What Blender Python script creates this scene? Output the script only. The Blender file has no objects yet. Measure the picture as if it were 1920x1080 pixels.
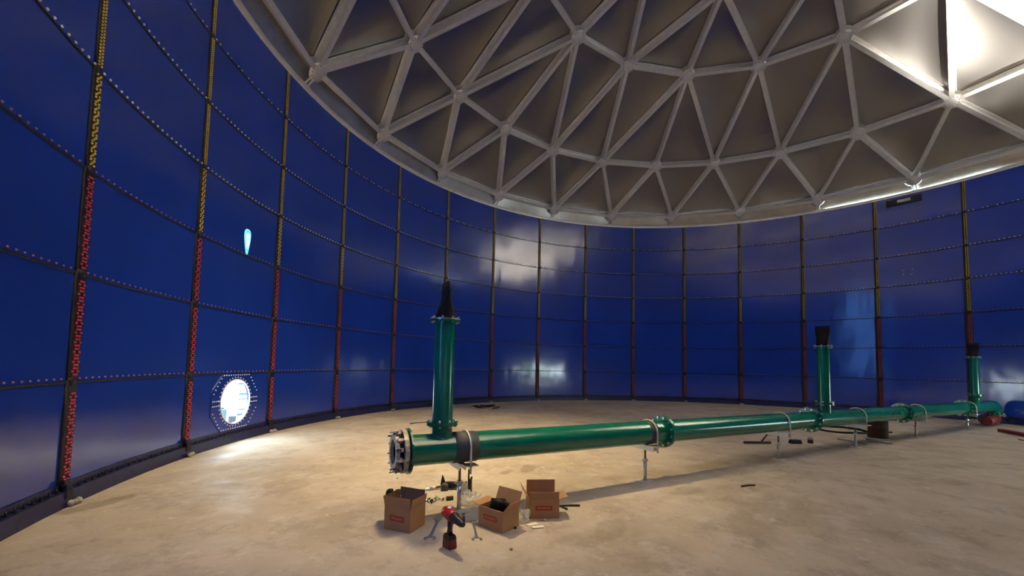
import bpy, math, random
from mathutils import Vector, Matrix
random.seed(7)
D2R = math.pi / 180
sc = bpy.context.scene
col = sc.collection

# ------------------------------------------------------------------ camera
R = 11.5                                  # tank radius (m), centre of the floor is the origin
CAM = Vector((-10.2203, 0.0, 1.6435))
fx = Vector((0.58850961, -0.80824458, 0.01992812))
fu = Vector((-0.05970966, -0.01886891, 0.99803743))
ff = Vector((0.80628233, 0.58854452, 0.05936455))
cd = bpy.data.cameras.new('camera')
cam = bpy.data.objects.new('camera', cd)
col.objects.link(cam)
M = Matrix(((fx.x, fu.x, -ff.x, CAM.x), (fx.y, fu.y, -ff.y, CAM.y), (fx.z, fu.z, -ff.z, CAM.z), (0, 0, 0, 1)))
cam.matrix_world = M
cd.sensor_width = 36
cd.lens = 766.467 / 1920 * 36
cd.shift_y = 96.35 / 1920
cd.clip_start = .05
cd.clip_end = 300
sc.camera = cam

# ------------------------------------------------------------------ world, view, big lights
w = bpy.data.worlds.new('daylight')
sc.world = w
w.use_nodes = True
bg = w.node_tree.nodes['Background']
bg.inputs[0].default_value = (.72, .89, 1.0, 1)
bg.inputs[1].default_value = 34.0
sc.view_settings.view_transform = 'Standard'
sc.view_settings.look = 'None'
sc.view_settings.gamma = 1
sc.view_settings.use_curve_mapping = False
sc.view_settings.exposure = 0.0


def polar(az, r, z):
    return Vector((r * math.cos(az * D2R), r * math.sin(az * D2R), z))


def area(name, loc, direction, sx, sy, power, colour, portal=False, shape='RECTANGLE', spread=math.pi):
    l = bpy.data.lights.new(name, 'AREA')
    l.shape = shape
    l.size = sx
    l.size_y = sy
    l.energy = power
    l.color = colour
    l.spread = spread
    if portal:
        l.cycles.is_portal = True
    o = bpy.data.objects.new(name, l)
    o.location = loc
    o.rotation_euler = Vector(direction).to_track_quat('-Z', 'Y').to_euler()
    col.objects.link(o)
    return o


WARM_FILL = Vector((-4.9, 4.6, 10.9))        # added warm spot under the roof, unseen, for the yellow floor pool
FLOOD2 = polar(-60, 8.6, 1.9)             # work lamp beside the door on the right, out of frame
MH_AZ, MH_Z, MH_R = 126.55, .79, .435     # the round manhole
DOOR_A, DOOR_B = -53.0, -73.0             # open sheet behind and right of the camera
# daylight coming in through the openings
area('manhole_portal', polar(MH_AZ, R + .02, MH_Z), -polar(MH_AZ, 1, 0), .9, .9, 1, (1, 1, 1), portal=True)
area('door_portal', polar(-63, R + .02, .78), -polar(-63, 1, 0), 4.0, 1.25, 1, (1, 1, 1), portal=True)
# site flood lamp, plus two added spots


def spot(name, loc, target, power, colour, cone, blend=1.0, radius=.12):
    l = bpy.data.lights.new(name, 'SPOT')
    l.energy = power
    l.color = colour
    l.spot_size = cone * D2R
    l.spot_blend = blend
    l.shadow_soft_size = radius
    o = bpy.data.objects.new(name, l)
    o.location = loc
    o.rotation_euler = (Vector(target) - Vector(loc)).to_track_quat('-Z', 'Y').to_euler()
    col.objects.link(o)
    return o


spot('warm_fill_light', WARM_FILL, (-4.6, 5.9, 0), 6200, (1.0, .76, .40), 68, radius=.35)
spot('flood_light', FLOOD2 + Vector((0, 0, .03)), polar(-47, 8.3, 10.8), 88000, (1.0, .93, .82), 44, radius=.2)
spot('dome_bounce_fill', FLOOD2 + Vector((-.1, .1, .03)), (-6.5, -1.0, 11.8), 40000, (1.0, .84, .62), 54, radius=.2)  # added fill, bounced off the dome to soften the near floor and boxes

# ------------------------------------------------------------------ materials


def mat(name, base, rough=.5, metal=0.0, coat=0.0, emis=None, estr=0, trans=0.0, alpha=1.0, ior=1.45, aniso=0):
    m = bpy.data.materials.new(name)
    m.use_nodes = True
    b = m.node_tree.nodes['Principled BSDF']
    b.inputs['Base Color'].default_value = (*base, 1)
    b.inputs['Roughness'].default_value = rough
    b.inputs['Metallic'].default_value = metal
    b.inputs['Coat Weight'].default_value = coat
    b.inputs['IOR'].default_value = ior
    b.inputs['Transmission Weight'].default_value = trans
    b.inputs['Alpha'].default_value = alpha
    if emis:
        b.inputs['Emission Color'].default_value = (*emis, 1)
        b.inputs['Emission Strength'].default_value = estr
    return m


def noisy(m, scale=8, amt=.25, detail=5, bump=0.0, bscale=None, rough_amt=0, stretch=None, bdist=.02):
    nt = m.node_tree
    b = nt.nodes['Principled BSDF']
    tc = nt.nodes.new('ShaderNodeTexCoord')
    src = tc.outputs['Object']
    if stretch:
        mp = nt.nodes.new('ShaderNodeMapping')
        mp.inputs['Scale'].default_value = stretch
        nt.links.new(src, mp.inputs[0])
        src = mp.outputs[0]
    if amt:
        n = nt.nodes.new('ShaderNodeTexNoise')
        n.inputs['Scale'].default_value = scale
        n.inputs['Detail'].default_value = detail
        nt.links.new(src, n.inputs['Vector'])
        r = nt.nodes.new('ShaderNodeMapRange')
        r.inputs[1].default_value = .3
        r.inputs[2].default_value = .7
        r.inputs[3].default_value = 1 - amt
        r.inputs[4].default_value = 1 + amt
        nt.links.new(n.outputs[0], r.inputs[0])
        mx = nt.nodes.new('ShaderNodeVectorMath')
        mx.operation = 'SCALE'
        mx.inputs[0].default_value = b.inputs['Base Color'].default_value[:3]
        nt.links.new(r.outputs[0], mx.inputs['Scale'])
        nt.links.new(mx.outputs[0], b.inputs['Base Color'])
        if rough_amt:
            rr = nt.nodes.new('ShaderNodeMapRange')
            rr.inputs[1].default_value = .3
            rr.inputs[2].default_value = .7
            r0 = b.inputs['Roughness'].default_value
            rr.inputs[3].default_value = r0
            rr.inputs[4].default_value = r0 + rough_amt
            nt.links.new(n.outputs[0], rr.inputs[0])
            nt.links.new(rr.outputs[0], b.inputs['Roughness'])
    if bump:
        n2 = nt.nodes.new('ShaderNodeTexNoise')
        n2.inputs['Scale'].default_value = bscale or scale
        n2.inputs['Detail'].default_value = 2
        nt.links.new(src, n2.inputs['Vector'])
        bp = nt.nodes.new('ShaderNodeBump')
        bp.inputs['Strength'].default_value = bump
        bp.inputs['Distance'].default_value = bdist
        nt.links.new(n2.outputs[0], bp.inputs['Height'])
        nt.links.new(bp.outputs[0], b.inputs['Normal'])
    return m


ENAMEL = noisy(mat('blue_enamel', (.011, .040, .32), .13, ior=1.75), .6, .12, 3, bump=.40, bscale=.9, bdist=.05, stretch=(1, 1, .6))
ENAMEL_STRIP = mat('dark_enamel', (.004, .006, .05), .25)
SEALANT = noisy(mat('black_sealant', (.006, .006, .012), .55), 30, .3, 3, bump=.6, bscale=40)
RED = mat('red_cap', (.62, .040, .10), .32)
YEL = mat('yellow_cap', (.85, .60, .08), .3)
WHT = mat('grey_cap', (.95, .96, 1.0), .2)
PNK = mat('pink_cap', (.42, .16, .24), .28)
GREEN = noisy(mat('green_paint', (.002, .150, .088), .17, ior=1.55), 5, .12, 5, bump=.08, bscale=9)
ALU_P = noisy(mat('aluminium_sheet', (.47, .45, .43), .30, 1.0), 1.2, 0, 4)
ALU_S = noisy(mat('aluminium_extrusion', (.95, .935, .89), .36, .60), 6, .06, 3)
STEEL = noisy(mat('zinc_steel', (.62, .59, .52), .35, .9), 20, .15, 3)
STEEL_W = noisy(mat('galvanised_channel', (.72, .68, .58), .5, .3), 14, .12, 3)
STEEL_T = mat('tool_steel', (.36, .37, .38), .3, .7)
CHROME = mat('chrome', (.80, .78, .74), .18, 1.0)
RUBBER = noisy(mat('grey_rubber', (.055, .058, .060), .6), 12, .2, 4)
BLACK = noisy(mat('black_rubber', (.004, .004, .005), .55, ior=1.3), 10, .25, 4)
DARKP = mat('black_plastic', (.014, .014, .017), .4)
RUST = noisy(mat('rusty_brown', (.060, .020, .010), .7), 9, .35, 4)
REDP = noisy(mat('red_primer', (.16, .022, .014), .55), 9, .25, 4)
CARD = noisy(mat('cardboard', (.43, .235, .105), .8), 7, .08, 4)
CARD_IN = noisy(mat('cardboard_inside', (.40, .215, .10), .85), 7, .08, 4)
CARD_RED = mat('red_print', (.40, .060, .025), .7)
CARD_PALE = mat('pale_print', (.55, .25, .14), .7)
TOOLRED = mat('tool_red', (.42, .020, .016), .3)
PAPER = mat('white_paper', (.80, .78, .68), .7)
CLEAR = mat('clear_plastic', (.90, .90, .90), .12, trans=.9, ior=1.3)
FILM = mat('thin_clear_film', (.85, .85, .86), .2, alpha=.38)
GLOWC = mat('cyan_glow', (.05, .45, .9), .3, emis=(.06, .42, 1.0), estr=1.6)
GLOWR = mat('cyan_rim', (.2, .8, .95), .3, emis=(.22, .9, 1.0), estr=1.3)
GLOWW = mat('white_glow', (.9, .95, .95), .3, emis=(.85, 1.0, .97), estr=6)
LAMPM = mat('lamp_glass', (1, .95, .8), .3, emis=(1, .85, .6), estr=30)
MORTAR = noisy(mat('grout', (.36, .34, .29), .9), 18, .3, 5, bump=.8, bscale=22)
GROUNDM = noisy(mat('yard_ground', (.52, .50, .46), .9), .8, .15, 5)
LEAFM = noisy(mat('leaf_green', (.05, .16, .05), .8), 5, .4, 5, bump=1, bscale=6, bdist=.2)
ORANGEM = mat('orange_plastic', (.85, .33, .03), .5)
CYANM = mat('teal_metal', (.012, .040, .052), .5)
DGREYM = mat('dark_grey_board', (.006, .012, .014), .7)


def make_floor_mat():
    m = mat('concrete', (.56, .47, .35), .78)
    nt = m.node_tree
    b = nt.nodes['Principled BSDF']
    tc = nt.nodes.new('ShaderNodeTexCoord')
    P = tc.outputs['Object']

    def noise(scale, detail=6, rough=.6, vec=None):
        n = nt.nodes.new('ShaderNodeTexNoise')
        n.inputs['Scale'].default_value = scale
        n.inputs['Detail'].default_value = detail
        n.inputs['Roughness'].default_value = rough
        nt.links.new(vec or P, n.inputs['Vector'])
        return n.outputs[0]

    def ramp(v, a, bb, c, d):
        r = nt.nodes.new('ShaderNodeMapRange')
        r.inputs[1].default_value, r.inputs[2].default_value = a, bb
        r.inputs[3].default_value, r.inputs[4].default_value = c, d
        r.interpolation_type = 'SMOOTHSTEP'
        nt.links.new(v, r.inputs[0])
        return r.outputs[0]

    def mix(f, a, bb):
        x = nt.nodes.new('ShaderNodeMix')
        x.data_type = 'RGBA'
        if hasattr(f, 'node'):
            nt.links.new(f, x.inputs[0])
        else:
            x.inputs[0].default_value = f
        for s, v in ((6, a), (7, bb)):
            if hasattr(v, 'node'):
                nt.links.new(v, x.inputs[s])
            else:
                x.inputs[s].default_value = (*v, 1)
        return x.outputs[2]

    c = mix(ramp(noise(.55), .35, .65, 0, 1), (.53, .445, .345), (.39, .32, .24))
    c = mix(ramp(noise(2.6, 8, .65), .45, .72, 0, .55), c, (.60, .55, .48))
    c = mix(ramp(noise(3.7, 10, .72), .52, .72, 0, .5), c, (.27, .215, .16))
    c = mix(ramp(noise(1.9, 13, .78), .50, .60, 0, .38), c, (.25, .20, .155))
    c = mix(ramp(noise(4.4, 12, .8), .55, .62, 0, .5), c, (.66, .60, .50))
    c = mix(ramp(noise(60, 3, .6), .62, .8, 0, .35), c, (.30, .24, .18))
    # damp stains
    wob = nt.nodes.new('ShaderNodeTexNoise')
    wob.inputs['Scale'].default_value = 3.2
    wob.inputs['Detail'].default_value = 4
    nt.links.new(P, wob.inputs['Vector'])
    add = nt.nodes.new('ShaderNodeVectorMath')
    add.operation = 'MULTIPLY_ADD'
    add.inputs[1].default_value = (.35, .35, 0)
    nt.links.new(wob.outputs['Color'], add.inputs[0])
    nt.links.new(P, add.inputs[2])
    for (x, y, sx, sy, rot, k) in ((-9.17, 6.38, .34, .13, .35, .55), (-5.13, 3.74, .16, .09, .5, .5), (-4.78, 3.60, .24, .12, .4, .55),
                                   (-4.35, 1.35, .34, .14, -.4, .35), (-6.2, 1.65, .3, .16, .2, .3), (-5.2, .55, .5, .22, .4, .25)):
        mp = nt.nodes.new('ShaderNodeMapping')
        mp.vector_type = 'TEXTURE'
        mp.inputs['Location'].default_value = (x + .175, y + .175, 0)
        mp.inputs['Rotation'].default_value = (0, 0, rot)
        mp.inputs['Scale'].default_value = (sx, sy, 1)
        nt.links.new(add.outputs[0], mp.inputs[0])
        ln = nt.nodes.new('ShaderNodeVectorMath')
        ln.operation = 'LENGTH'
        nt.links.new(mp.outputs[0], ln.inputs[0])
        c = mix(ramp(ln.outputs['Value'], .8, 1.15, k, 0), c, (.20, .155, .10))
    nt.links.new(c, b.inputs['Base Color'])
    nt.links.new(ramp(noise(1.4, 5), .35, .7, .82, .55), b.inputs['Roughness'])
    bp = nt.nodes.new('ShaderNodeBump')
    bp.inputs['Strength'].default_value = .35
    bp.inputs['Distance'].default_value = .02
    nt.links.new(noise(5, 8, .65), bp.inputs['Height'])
    nt.links.new(bp.outputs[0], b.inputs['Normal'])
    return m


CONCRETE = make_floor_mat()

# ------------------------------------------------------------------ mesh helpers
FRAME = {}


def basis(d, up=None):
    """matrix whose Z is d"""
    z = Vector(d).normalized()
    u = Vector(up) if up else (Vector((0, 0, 1)) if abs(z.z) < .95 else Vector((1, 0, 0)))
    x = u.cross(z).normalized()
    y = z.cross(x)
    return Matrix((x, y, z)).transposed()


class MB:
    def __init__(s):
        s.v = []
        s.f = []
        s.sm = []

    def add(s, vs, fs, smooth=False):
        o = len(s.v)
        s.v += [Vector(v) for v in vs]
        s.f += [tuple(i + o for i in f) for f in fs]
        s.sm += [smooth] * len(fs)
        return s

    def box(s, c, size, rot=None, taper=1.0):
        c = Vector(c)
        h = [a / 2 for a in size]
        vs = []
        for z in (-1, 1):
            k = taper if z > 0 else 1
            for x, y in ((-1, -1), (1, -1), (1, 1), (-1, 1)):
                p = Vector((x * h[0] * k, y * h[1] * k, z * h[2]))
                vs.append(c + (rot @ p if rot else p))
        return s.add(vs, [(3, 2, 1, 0), (4, 5, 6, 7), (0, 1, 5, 4), (1, 2, 6, 5), (2, 3, 7, 6), (3, 0, 4, 7)])

    def lathe(s, prof, c=(0, 0, 0), axis=(0, 0, 1), n=24, smooth=True, close=True, up=None):
        """prof: (radius, height) pairs along axis"""
        B = basis(axis, up)
        c = Vector(c)
        vs, fs = [], []
        for r, h in prof:
            for k in range(n):
                a = 2 * math.pi * k / n
                vs.append(c + B @ Vector((r * math.cos(a), r * math.sin(a), h)))
        for i in range(len(prof) - 1):
            for k in range(n):
                k2 = (k + 1) % n
                fs.append((i * n + k, i * n + k2, (i + 1) * n + k2, (i + 1) * n + k))
        s.add(vs, fs, smooth)
        if close:
            o = len(s.v) - len(vs)
            s.f.append(tuple(o + k for k in reversed(range(n))))
            s.f.append(tuple(o + (len(prof) - 1) * n + k for k in range(n)))
            s.sm += [False, False]
        return s

    def cyl(s, p0, p1, r, r1=None, n=16, smooth=True):
        d = Vector(p1) - Vector(p0)
        return s.lathe([(r, 0), (r if r1 is None else r1, d.length)], p0, d, n, smooth)

    def ring(s, c, axis, r0, r1, h, n=32):
        """flat annulus with thickness h along axis"""
        B = basis(axis)
        c = Vector(c)
        vs, fs = [], []
        for r, z in ((r0, 0), (r1, 0), (r1, h), (r0, h)):
            for k in range(n):
                a = 2 * math.pi * k / n
                vs.append(c + B @ Vector((r * math.cos(a), r * math.sin(a), z)))
        for i in range(4):
            j = (i + 1) % 4
            for k in range(n):
                k2 = (k + 1) % n
                fs.append((i * n + k, i * n + k2, j * n + k2, j * n + k))
        return s.add(vs, fs)

    def sweep(s, pts, r, n=10, closed=False, flat=None):
        pts = [Vector(p) for p in pts]
        m = len(pts)
        vs, fs = [], []
        prev = None
        for i, p in enumerate(pts):
            a = pts[(i - 1) % m] if (closed or i) else p
            b = pts[(i + 1) % m] if (closed or i < m - 1) else p
            d = (b - a).normalized()
            if prev is None:
                x = basis(d).col[0].copy()
            else:
                x = (prev - d * prev.dot(d)).normalized()
            y = d.cross(x)
            prev = x
            rr = r[i] if isinstance(r, (list, tuple)) else r
            for k in range(n):
                t = 2 * math.pi * k / n
                q = x * (rr * math.cos(t)) + y * (rr * math.sin(t))
                if flat:
                    q.z *= flat
                vs.append(p + q)
        for i in range(m if closed else m - 1):
            j = (i + 1) % m
            for k in range(n):
                k2 = (k + 1) % n
                fs.append((i * n + k, i * n + k2, j * n + k2, j * n + k))
        s.add(vs, fs, True)
        if not closed:
            o = len(s.v) - len(vs)
            s.f.append(tuple(o + k for k in reversed(range(n))))
            s.f.append(tuple(o + (m - 1) * n + k for k in range(n)))
            s.sm += [False, False]
        return s

    def prism(s, poly, h, c=(0, 0, 0), rot=None):
        """polygon in local xy, thickness h along local z"""
        c = Vector(c)
        n = len(poly)
        vs = [c + (rot @ Vector((x, y, z)) if rot else Vector((x, y, z))) for z in (0, h) for x, y in poly]
        fs = [tuple(reversed(range(n))), tuple(range(n, 2 * n))]
        fs += [(k, (k + 1) % n, n + (k + 1) % n, n + k) for k in range(n)]
        return s.add(vs, fs)

    def build(s, name, m, parent=None, bevel=0):
        me = bpy.data.meshes.new(name)
        o = bpy.data.objects.new(name, me)
        fr = Matrix.Identity(4)
        if parent is not None:
            fr = FRAME.get(parent.name, Matrix.Identity(4))
            o.parent = parent
        inv = fr.inverted()
        me.from_pydata([tuple(inv @ v) for v in s.v], [], s.f)
        me.polygons.foreach_set('use_smooth', s.sm)
        me.materials.append(m)
        me.update()
        col.objects.link(o)
        FRAME[o.name] = fr
        if bevel:
            md = o.modifiers.new('bevel', 'BEVEL')
            md.width = bevel
            md.segments = 2
            md.limit_method = 'ANGLE'
        return o


def tag(o, label=None, cat=None, group=None, kind=None):
    if label:
        o['label'] = label
    if cat:
        o['category'] = cat
    if group:
        o['group'] = group
    if kind:
        o['kind'] = kind
    return o


def thing(name, loc, label, cat, group=None, kind=None, rz=0):
    o = bpy.data.objects.new(name, None)
    o.empty_display_size = .1
    col.objects.link(o)
    o.location = loc
    o.rotation_euler = (0, 0, rz)
    FRAME[o.name] = Matrix.Translation(Vector(loc)) @ Matrix.Rotation(rz, 4, 'Z')
    return tag(o, label, cat, group, kind)


def hexpoly(r, ph=0):
    return [(r * math.cos(ph + k * math.pi / 3), r * math.sin(ph + k * math.pi / 3)) for k in range(6)]


def bolt(parent, p, axis, r=.014, head=.012, out=.03, m=STEEL, name='bolt', back=.0):
    """hex head on the positive side of axis, shank end with nut on the other"""
    b = MB()
    B = basis(axis)
    b.prism(hexpoly(r), head, Vector(p), B)
    b.cyl(Vector(p) - Vector(axis).normalized() * back, Vector(p) + Vector(axis).normalized() * (head + out), r * .5, n=8)
    if back:
        b.prism(hexpoly(r), head, Vector(p) - Vector(axis).normalized() * (back - .01 + head), B)
    return b.build(name, m, parent)


# ------------------------------------------------------------------ tank shell
PH0 = 156.864                                     # azimuth of seam 0; seams every 12 degrees clockwise
ZR = [.18, 1.368, 2.571, 3.763, 4.955, 6.124, 7.32, 8.50]


def seam_az(i):
    return PH0 - 12 * i


F0, F1 = -1, 16                                   # sheets between seams F0..F1 make the wall in view
ew = tag(bpy.data.objects.new('wall_front', None), 'curved wall of glossy dark blue bolted enamel sheets', None, None, 'structure')
col.objects.link(ew)
rew = random.Random(3)


def wall_quad(b, a0, a1, z0, z1, r=R, na=6, nz=3):
    vs, fs = [], []
    for j in range(nz + 1):
        for i in range(na + 1):
            vs.append(polar(a0 + (a1 - a0) * i / na, r, z0 + (z1 - z0) * j / nz))
    for j in range(nz):
        for i in range(na):
            q = j * (na + 1) + i
            fs.append((q, q + 1, q + na + 2, q + na + 1))
    b.add(vs, fs, True)


def wall_with_hole(b, a0, a1, z0, z1, ac, zc, rh, r=R, n=64):
    """sheet with a round hole, polar grid between hole and sheet edge"""
    H = (a0 - ac) * D2R * r, (a1 - ac) * D2R * r
    loops = []
    for t in (0, .35, .7, 1):
        lp = []
        for k in range(n):
            an = 2 * math.pi * (k + .5) / n
            cx, sz = math.cos(an), math.sin(an)
            lim = []
            if cx:
                lim.append((max(H) if cx > 0 else min(H)) / cx)
            if sz:
                lim.append(((z1 - zc) if sz > 0 else (z0 - zc)) / sz)
            e = min(lim)
            if t == 1:   # snap the nearest points on the corners
                pass
            rr = rh + (e - rh) * t
            lp.append((cx * rr, sz * rr))
        loops.append(lp)
    for cxn in (max(H), min(H)):
        for czn in (z0 - zc, z1 - zc):
            k = min(range(n), key=lambda k: (loops[-1][k][0] - cxn) ** 2 + (loops[-1][k][1] - czn) ** 2)
            loops[-1][k] = (cxn, czn)
    vs = [polar(ac + x / r / D2R, r, zc + z) for lp in loops for x, z in lp]
    fs = []
    for i in range(3):
        for k in range(n):
            k2 = (k + 1) % n
            fs.append((i * n + k, i * n + k2, (i + 1) * n + k2, (i + 1) * n + k))
    b.add(vs, fs, True)


SLOT_A, SLOT_B = 166.3, 161.6                     # unseen gap and blue sheet, added to reflect as a stripe opposite
b = MB()
wall_quad(b, SLOT_A + .2, SLOT_B - .2, ZR[1] - .03, 8.5, R + .03, 6, 8)
wall_quad(b, SLOT_B - .2, SLOT_A + .2, ZR[1] - .03, 8.5, R + .034, 6, 8)
tag(b.build('added_sheet', mat('blue_sheet', (.022, .050, .13), .9, trans=1.0, ior=1.05)), 'added unseen blue translucent sheet over the tall gap left of the camera', 'added_sheet')
for i in range(F0, F1):
    for j in range(7):
        b = MB()
        z0 = ZR[j] if j else 0.0
        a0, a1 = seam_az(i), seam_az(i + 1)
        rr = R
        if i == 2 and j == 0:
            wall_with_hole(b, a0, a1, z0, ZR[1], MH_AZ, MH_Z, MH_R, rr)
        elif i == -1 and j > 0:
            wall_quad(b, a0, SLOT_A, z0, ZR[j + 1], rr, 3, 3)
            wall_quad(b, SLOT_B, a1, z0, ZR[j + 1], rr, 4, 3)
        else:
            wall_quad(b, a0, a1, z0, ZR[j + 1], rr, 8, 3)
        b.build('wall_sheet', ENAMEL, ew)

b = MB()
a = seam_az(F1)
while a > seam_az(F0) - 360 + .01:
    a2 = max(a - 4, seam_az(F0) - 360)
    for (u, v) in ((0, ZR[0]), (ZR[0], ZR[1]), (ZR[1], 8.5)):
        aa, bb = a, a2
        if u == ZR[0]:
            for (s0, s1) in ((aa, max(bb, DOOR_A)), (min(aa, DOOR_B), bb)):
                if s0 > s1 + 1e-4:
                    wall_quad(b, s0, s1, u, v, R, 3, 2)
        else:
            wall_quad(b, aa, bb, u, v, R, 2, 3)
    a = a2
tag(b.build('wall_rear', ENAMEL), 'blue enamel wall closing the tank behind the camera', kind='structure')
for (nm, m) in (('door_frame', STEEL),):
    b = MB()
    for az in (DOOR_A, DOOR_B):
        b.box(polar(az, R, .78), (.06, .06, 1.2), Matrix.Rotation(az * D2R, 3, 'Z'))
    tag(b.build('door_1', m), 'steel jambs of the opening in the blue wall', kind='structure')

# floor and outside ground
b = MB()
n = 96
b.add([(0, 0, 0)] + [polar(360 * k / n, R + .25, 0) for k in range(n)], [(0, 1 + k, 1 + (k + 1) % n) for k in range(n)])
b.add([polar(360 * k / n, R + .25, z) for z in (0, -.12) for k in range(n)], [(k + n, (k + 1) % n + n, (k + 1) % n, k) for k in range(n)])
tag(b.build('floor', CONCRETE), 'pale dusty concrete tank floor with damp stains', kind='structure')
b = MB()
n = 64
b.add([polar(360 * k / n, r, -.1) for r in (R + .2, 90) for k in range(n)], [(k, (k + 1) % n, n + (k + 1) % n, n + k) for k in range(n)])
tag(b.build('ground', GROUNDM), 'sunlit yard ground outside the tank', kind='structure')

# base curb: low ledge all round with upright anchor bolts, then seam strips and bolt caps
b = MB()
n = 120
prof = [(R - .075, 0), (R - .06, .165), (R - .012, .18), (R - .012, .25)]
for (r0, z0), (r1, z1) in zip(prof, prof[1:]):
    vs = [polar(360 * k / n, r, z) for r, z in ((r0, z0), (r1, z1)) for k in range(n)]
    b.add(vs, [(k, n + k, n + (k + 1) % n, (k + 1) % n) for k in range(n) if not (DOOR_B - 2 < (360 * k / n if k < n / 2 else 360 * k / n - 360) < DOOR_A + 1) or z1 < .2], True)
curb = tag(b.build('baseboard_front', noisy(mat('curb_blue', (.012, .015, .065), .34), 5, .3, 5, bump=.3, bscale=8)),
           'low dark blue curb around the foot of the wall', kind='structure')
allb = MB()
cnt = 0
for i in range(F0, F1):
    for k in range(21):
        az = seam_az(i) - (k + .5) * 12 / 21
        t = MB() if 0 <= i < 4 else allb
        p = polar(az, R - .035, .172)
        t.prism(hexpoly(.017), .016, p)
        t.cyl(p, p + Vector((0, 0, .05)), .009, n=6)
        if t is not allb:
            t.build('anchor_bolt', SEALANT, curb)
            cnt += 1
tag(allb.build('anchor_bolt', SEALANT, curb), kind='stuff')


def cap_mesh(b, az, z, rad, r=R, up=0):
    """hexagonal dome cap seated on the wall and pointing inwards"""
    c = polar(az, r, z)
    N = -polar(az, 1, 0)
    T = Vector((-N.y, N.x, 0))
    Z = Vector((0, 0, 1))
    vs = []
    for (k, h) in ((1.0, 0), (.95, .55), (.62, .95)):
        for q in range(6):
            an = q * math.pi / 3
            vs.append(c + N * (h * rad) + T * (k * rad * math.cos(an)) + Z * (k * rad * math.sin(an)))
    vs.append(c + N * (1.1 * rad))
    fs = [(i * 6 + q, i * 6 + (q + 1) % 6, i * 6 + 6 + (q + 1) % 6, i * 6 + 6 + q) for i in (0, 1) for q in range(6)]
    fs += [(12 + q, 12 + (q + 1) % 6, 18) for q in range(6)]
    b.add(vs, fs, True)


reds, yels, whts, pnks = [], [], [], []
mm = 1 / (R * D2R)                                   # metres to degrees along the wall
for i in range(F0, F1 + 1):
    az = seam_az(i)
    # sealant lap on the left edge of the seam, strip below the bolts
    for j in range(7):
        z0, z1 = ZR[j], ZR[j + 1]
        b = MB()
        hw = .088 if j < 3 else (.075 if j == 3 else .055)
        for (x0, x1, dr) in ((-hw * .72, hw * 1.1, .010),):
            vs = []
            for z in (z0, z1):
                for x, q in ((x0, 0), (x0, dr), (x1, dr), (x1, 0)):
                    vs.append(polar(az + x * mm, R - q, z))
            b.add(vs, [(0, 4, 5, 1), (1, 5, 6, 2), (2, 6, 7, 3)])
        # bead along the left side
        xl = hw * 1.1 + .012
        b.sweep([polar(az + xl * mm, R - .006, z0 + (z1 - z0) * k / 4) for k in range(5)], .017 if j < 5 else .009, 6)
        if j < 6 or 1:
            b.build('seam_strip', SEALANT, ew)
        zz = z0 + (.10 if j == 0 else .055)
        top = z1 - .05
        if j < 3:
            k = 0
            while zz + .08 < top:
                for (dz, xs) in ((0, (-.5, .5)), (.036, (-1, 1)), (.072, (-.5, .5))):
                    for x in xs:
                        reds.append((az + x * .042 * mm, zz + dz, .0140))
                zz += .108
        elif j == 3:
            while zz + .06 < top:
                for (dz, xs) in ((0, (-.9, .9)), (.030, (0,)), (.060, (-.9, .9))):
                    for x in xs:
                        yels.append((az + x * .034 * mm, zz + dz, .0140))
                zz += .092
        else:
            while zz < top:
                for x in (-1, 1):
                    yels.append((az + x * .024 * mm, zz, .0135))
                zz += .0400
    if i < F1:
        for j in range(1, 7):
            n = 21
            for k in range(n):
                if j == 6 and k % 3 == 2:
                    continue
                a2 = az - (k + .8) * 12 / (n + .6)
                (pnks if j < 4 else whts).append((a2, ZR[j] + .014, 0.0125 if j < 4 else .0160))


def near(L):
    return sorted(L, key=lambda t: (polar(t[0], R, t[1]) - CAM).length if (polar(t[0], R, t[1]) - CAM).normalized().dot(ff) > .63 else 99)


for (L, m, nm, dr) in ((reds, RED, 'red_bolt_cap', .010), (yels, YEL, 'yellow_bolt_cap', .010), (whts, WHT, 'grey_bolt_cap', .006), (pnks, PNK, 'pink_bolt_cap', .006)):
    L = near(L)
    for (a_, z_, r_) in L[:100]:
        b = MB()
        cap_mesh(b, a_, z_, r_, R - dr)
        b.build(nm, m, ew)
    b = MB()
    for (a_, z_, r_) in L[100:]:
        cap_mesh(b, a_, z_, r_, R - dr)
    tag(b.build(nm, m, ew), kind='stuff')

# horizontal laps: dark bead under each row of bolts
for j in range(1, 7):
    b = MB()
    N_ = (F1 - F0) * 8
    b.sweep([polar(seam_az(F0) - 12 * (F1 - F0) * k / N_, R - .003, ZR[j] - .026) for k in range(N_ + 1)], .014, 6)
    b.build('lap_sealant', SEALANT if j else STEEL, ew)
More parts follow.
